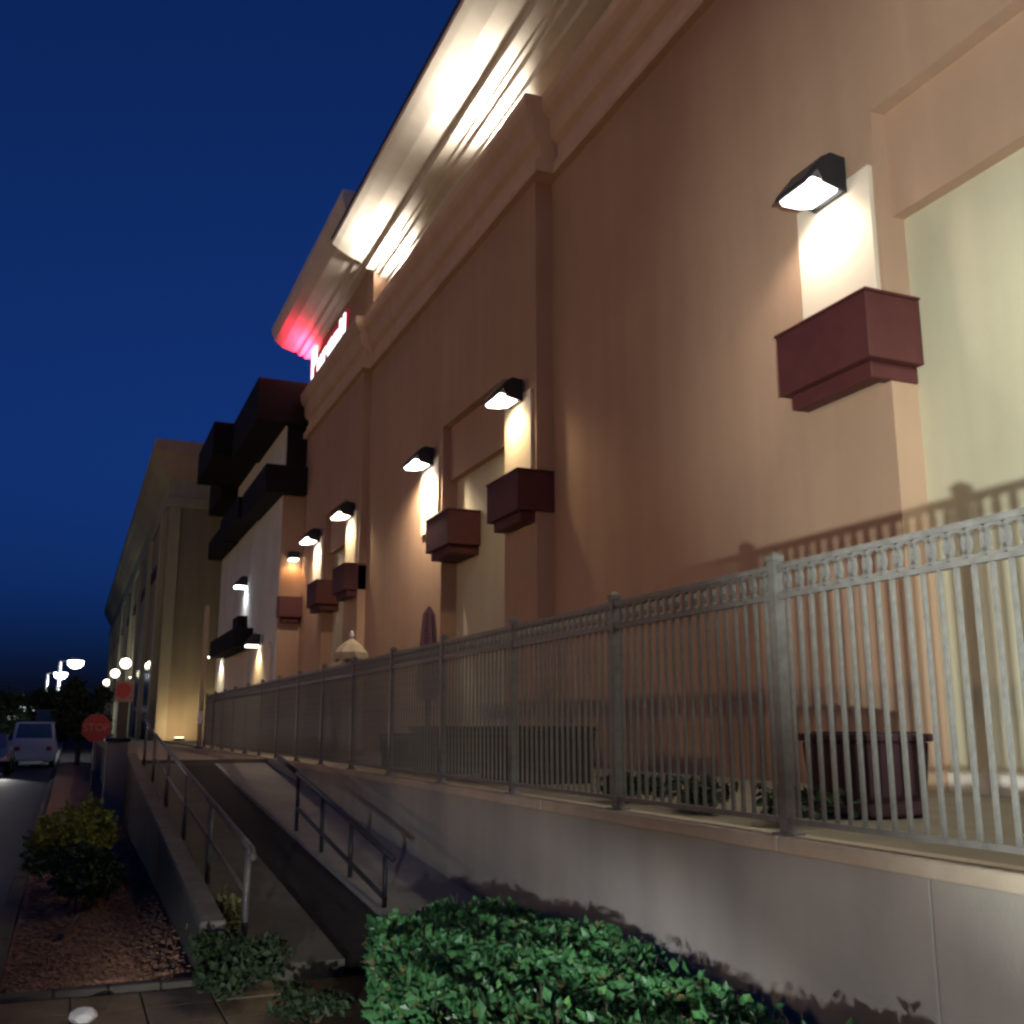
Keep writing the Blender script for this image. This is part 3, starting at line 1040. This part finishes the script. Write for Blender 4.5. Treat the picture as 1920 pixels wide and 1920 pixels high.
# ------------------------------------------------------------------ street lamps
def street_lamp(label, loc, h, rz_, pw, col):
    t = thing('street_lamp', label, 'street lamp', loc, rz_, 'street lamps along the road')
    MB().bar((0, 0, -.25), (0, 0, h), (.13, .10), 10).build('pole', 'sign_white', t, smooth=True)
    MB().bar((0, 0, h), (.9, 0, h + .12), .035, 8).build('arm', 'rail_metal', t)
    MB().hexa([(.5, -.22, h + .03), (1.3, -.22, h + .03), (1.3, .22, h + .03), (.5, .22, h + .03),
               (.55, -.16, h + .24), (1.2, -.16, h + .20), (1.2, .16, h + .20), (.55, .16, h + .24)]).build('head', 'dark_metal', t, bevel=.02)
    MB().lathe([(0, h - .42), (.26, h - .36), (.42, h - .2), (.46, h + .029), (0, h + .029)], 12, .9, 0).build('lens', 'lens_cool', t, smooth=True)
    spot('lamp_light', t, (.9, 0, h - .5), (0, 0, -1), pw, col, 165, .35, .15)
def fill_globe_post(label, loc, h, pw, col):  # unseen lamp added as warm general fill for the facades
    t = thing('fill_globe_lamp', label, 'street lamp', loc, 0, 'fill globe lamps added across the road')
    MB().bar((0, 0, -.1), (0, 0, h - .3), (.10, .06), 10).build('pole', 'dark_metal', t, smooth=True)
    MB().lathe([(0, 0), (.2, 0), (.2, .12), (.12, .4), (0, .4)], 12).build('base', 'dark_metal', t)
    MB().lathe([(0, h - .32), (.12, h - .3), (.26, h - .12), (.30, h + .02), (.26, h + .16), (.14, h + .27), (0, h + .3)], 14).build('globe', 'lens_warm', t, smooth=True)
    p = bpy.data.lights.new('globe_light', 'POINT')
    p.energy, p.color, p.shadow_soft_size = pw, col, .31
    po = bpy.data.objects.new('globe_light', p)
    C.objects.link(po)
    po.parent = t
    po.location = (0, 0, h)
for k, (X, Y, lb) in enumerate(((-15.0, 2.0, 'unseen fill globe lamp added across the road level with the camera'), (-15.0, 22.0, 'unseen fill globe lamp added across the road beyond the camera'),
                               (-15.0, 42.0, 'unseen fill globe lamp added across the road level with the olive block'))):
    fill_globe_post(lb, (X, Y, -.39), 5.6, (22000, 8000, 8600)[k], (1.0, .66, .38))
# unseen evergreen screen added to keep the globe lamps' light off low areas
th_ = thing('blocker_hedge', 'unseen tall hedge added across the road to block lamp light', 'hedge', (-10.4, 25, -.39))
rnd = random.Random(11)
core = MB()
for k in range(44):
    y0 = -45 + k * 2.05
    core.hexa([(-.5, y0, 0), (.5, y0, 0), (.5, y0 + 2.05, 0), (-.5, y0 + 2.05, 0),
               (-.25, y0 + .1, 4.42 + rnd.uniform(-.3, .1)), (.25, y0 + .1, 4.42 + rnd.uniform(-.3, .1)), (.25, y0 + 1.95, 4.42 + rnd.uniform(-.3, .1)), (-.25, y0 + 1.95, 4.42 + rnd.uniform(-.3, .1))])
core.build('blocking_core', 'bark', th_)
mb = MB()
leaves(mb, [(rnd.gauss(0, .38), rnd.uniform(-45, 45), 4.8 * rnd.random() ** .55) for k in range(7000)], .24, rnd=rnd)
mb.build('foliage', 'dark_leaf', th_)
street_lamp('nearer of the two white street lamps at the far left', (-.85, 70, -.12), 5.7, 0, 500, (.9, .95, 1))
street_lamp('farther lower of the two white street lamps at the far left', (-1.8, 84, -.12), 5.6, 0, 500, (.9, .95, 1))

# ------------------------------------------------------------------ vehicles
def vehicle(kind, label, loc, rz_, paint, lights):
    t = thing('car' if kind == 'car' else 'van', label, kind, loc, rz_)
    # local: front is +y ; profile (y, z, half width)
    if kind == 'car':
        secs = [(-2.2, .35, .85, .70), (-2.1, .28, .98, .80), (-1.3, .22, 1.02, .86), (0, .20, .98, .88), (1.1, .22, .92, .87), (1.9, .26, .80, .82), (2.2, .35, .66, .70)]
        cab = [(-1.75, 1.0, .70), (-1.15, 1.43, .60), (.15, 1.46, .60), (1.05, .93, .70)]
    else:
        secs = [(-2.4, .35, 1.15, .86), (-2.35, .28, 1.2, .93), (-1.3, .25, 1.2, .95), (0, .25, 1.2, .95), (1.5, .25, 1.12, .94), (2.2, .28, 1.02, .90), (2.4, .38, .80, .80)]
        cab = [(-2.36, 1.19, .86), (-2.25, 1.92, .76), (.9, 1.95, .76), (1.75, 1.1, .82)]
    v, f = [], []
    for y_, z0, z1, hw in secs:
        zm = (z0 + z1) / 2
        v += [(-hw * .9, y_, z0), (hw * .9, y_, z0), (hw, y_, zm), (hw * .92, y_, z1), (-hw * .92, y_, z1), (-hw, y_, zm)]
    for i in range(len(secs) - 1):
        for j in range(6):
            a, b_ = i * 6 + j, i * 6 + (j + 1) % 6
            f.append((a, a + 6, b_ + 6, b_))
    f += [(0, 1, 2, 3, 4, 5), tuple(len(v) - 6 + k for k in (5, 4, 3, 2, 1, 0))]
    MB().add(v, f).build('body', paint, t, smooth=True, bevel=.03)
    v = []
    for y_, z, hw in cab:
        v += [(-hw, y_, z), (hw, y_, z)]
    base = [(-cab[0][2] - .04, cab[0][0] - .02, cab[0][1] - .08), (cab[0][2] + .04, cab[0][0] - .02, cab[0][1] - .08),
            (cab[3][2] + .04, cab[3][0] + .02, cab[3][1] - .08), (-cab[3][2] - .04, cab[3][0] + .02, cab[3][1] - .08)]
    vv = v + base
    ff = [(0, 1, 3, 2), (2, 3, 5, 4), (4, 5, 7, 6), (8, 9, 1, 0), (10, 11, 6, 7), (8, 0, 2, 4, 6, 11), (9, 10, 7, 5, 3, 1)]
    MB().add(vv, ff).build('cabin', paint, t, bevel=.04)
    # windows, 6 mm proud of the cabin
    def pane(q, off, name):
        q = [Vector(p) for p in q]
        c = sum(q, Vector()) / 4
        n_ = (q[1] - q[0]).cross(q[3] - q[0]).normalized()
        if n_.dot(c - Vector((0, -.2, 1.0))) < 0:
            n_ = -n_
        q = [c + (p - c) * .84 for p in q]
        MB().hexa([p + n_ * .002 for p in q] + [p + n_ * off for p in q]).build(name, 'glass', t)
    pane([v[0], v[1], v[3], v[2]], .008, 'rear_window')
    pane([v[6], v[7], v[5], v[4]], .008, 'windscreen')
    for s in (0, 1):
        pane([v[0 + s], v[2 + s], v[4 + s], v[6 + s]], .008, 'side_window')
    zf = secs[-1][2]
    for s in (-1, 1):
        m_ = 'headlight' if lights else 'glass'
        MB().lathe([(0, 0), (.10, .01), (.145, .04), (.155, .08), (0, .085)], 12).build('headlight', m_, t)
        o = t.children[-1]
        o.location = (s * .58, secs[-1][0] - .02 + .06, zf - .10 + (.12 if kind == 'van' else 0))
        o.rotation_euler = (R(90), 0, 0)
        MB().box(s * .62 - .1, s * .62 + .1, secs[0][0] - .03, secs[0][0] + .02, .72, .9).build('tail_light', 'sign_red', t, bevel=.01)
        for y_ in (-1.35, 1.4):
            w = MB()
            w.bar((s * .66, y_, .31), (s * .87, y_, .31), .31, 20)
            wo_ = w.build('wheel', 'rubber', t, bevel=.03)
            MB().bar((s * .865, y_, .31), (s * .885, y_, .31), .19, 16).build('rim', 'silver_paint', wo_)
    MB().box(-.3, .3, secs[0][0] - .015, secs[0][0] + .01, .5, .62).build('number_plate', 'sign_white', t)
    MB().box(-.85, .85, secs[-1][0] - .06, secs[-1][0] + .06, .36, .52).build('bumper', 'rubber', t, bevel=.03)
    return t
van = vehicle('van', 'white van seen from behind on the road at the far left', (-1.36, 52.0, -.12), 0, 'white_paint', False)
car1 = vehicle('car', 'oncoming car with glaring headlights at the left picture edge', (-2.72, 44.0, -.12), R(180), 'silver_paint', True)
for s in (-.58, .58):
    spot('headlight_beam', car1, (s, 2.5, .62), (0, 1, -.06), 220, (1, .97, .93), 40, .7, .06)
car2 = vehicle('van', 'van turning in behind the camera, its low beams on the hedge and fence', (-3.33, -4.05, -.12), R(-38), 'silver_paint', True)
for az in (-14, -1):
    spot('low_beam', car2, (.58 if az > -5 else .2, 2.62, 1.10), (math.sin(R(az)), math.cos(R(az)), -.29), 1700 if az < -5 else 1000, (.95, .97, 1.0), 37, .35, .07)
spot('kick_up_beam', car2, (.58, 2.62, 1.10), (math.sin(R(18)), math.cos(R(18)), .31), 5200, (.90, 1.0, .92), 52, .5, .045)

# far lit shop beyond the car park
fs = thing('far_shop', 'low dark far shop with white lit signs at the left picture edge', 'building', (-9, 135, -.1))
MB().box(-14, 9, 0, 10, 0, 3.4).build('wall', 'black_stucco', fs)
MB().box(-14.3, 9.3, -.3, 10.3, 3.401, 3.7).build('roof', 'black_stucco', fs)
MB().box(1.8, 4.0, -.12, -.002, 2.5, 3.0).build('lit_sign', 'far_sign', fs)
MB().box(3.4, 5.2, -.42, -.302, 3.45, 4.1).build('lit_sign', 'far_sign', fs)
# lane marking
struct(MB().box(-5.1, -4.98, 0, 60, -.1195, -.116).build('lane_marking', 'paint_line'))
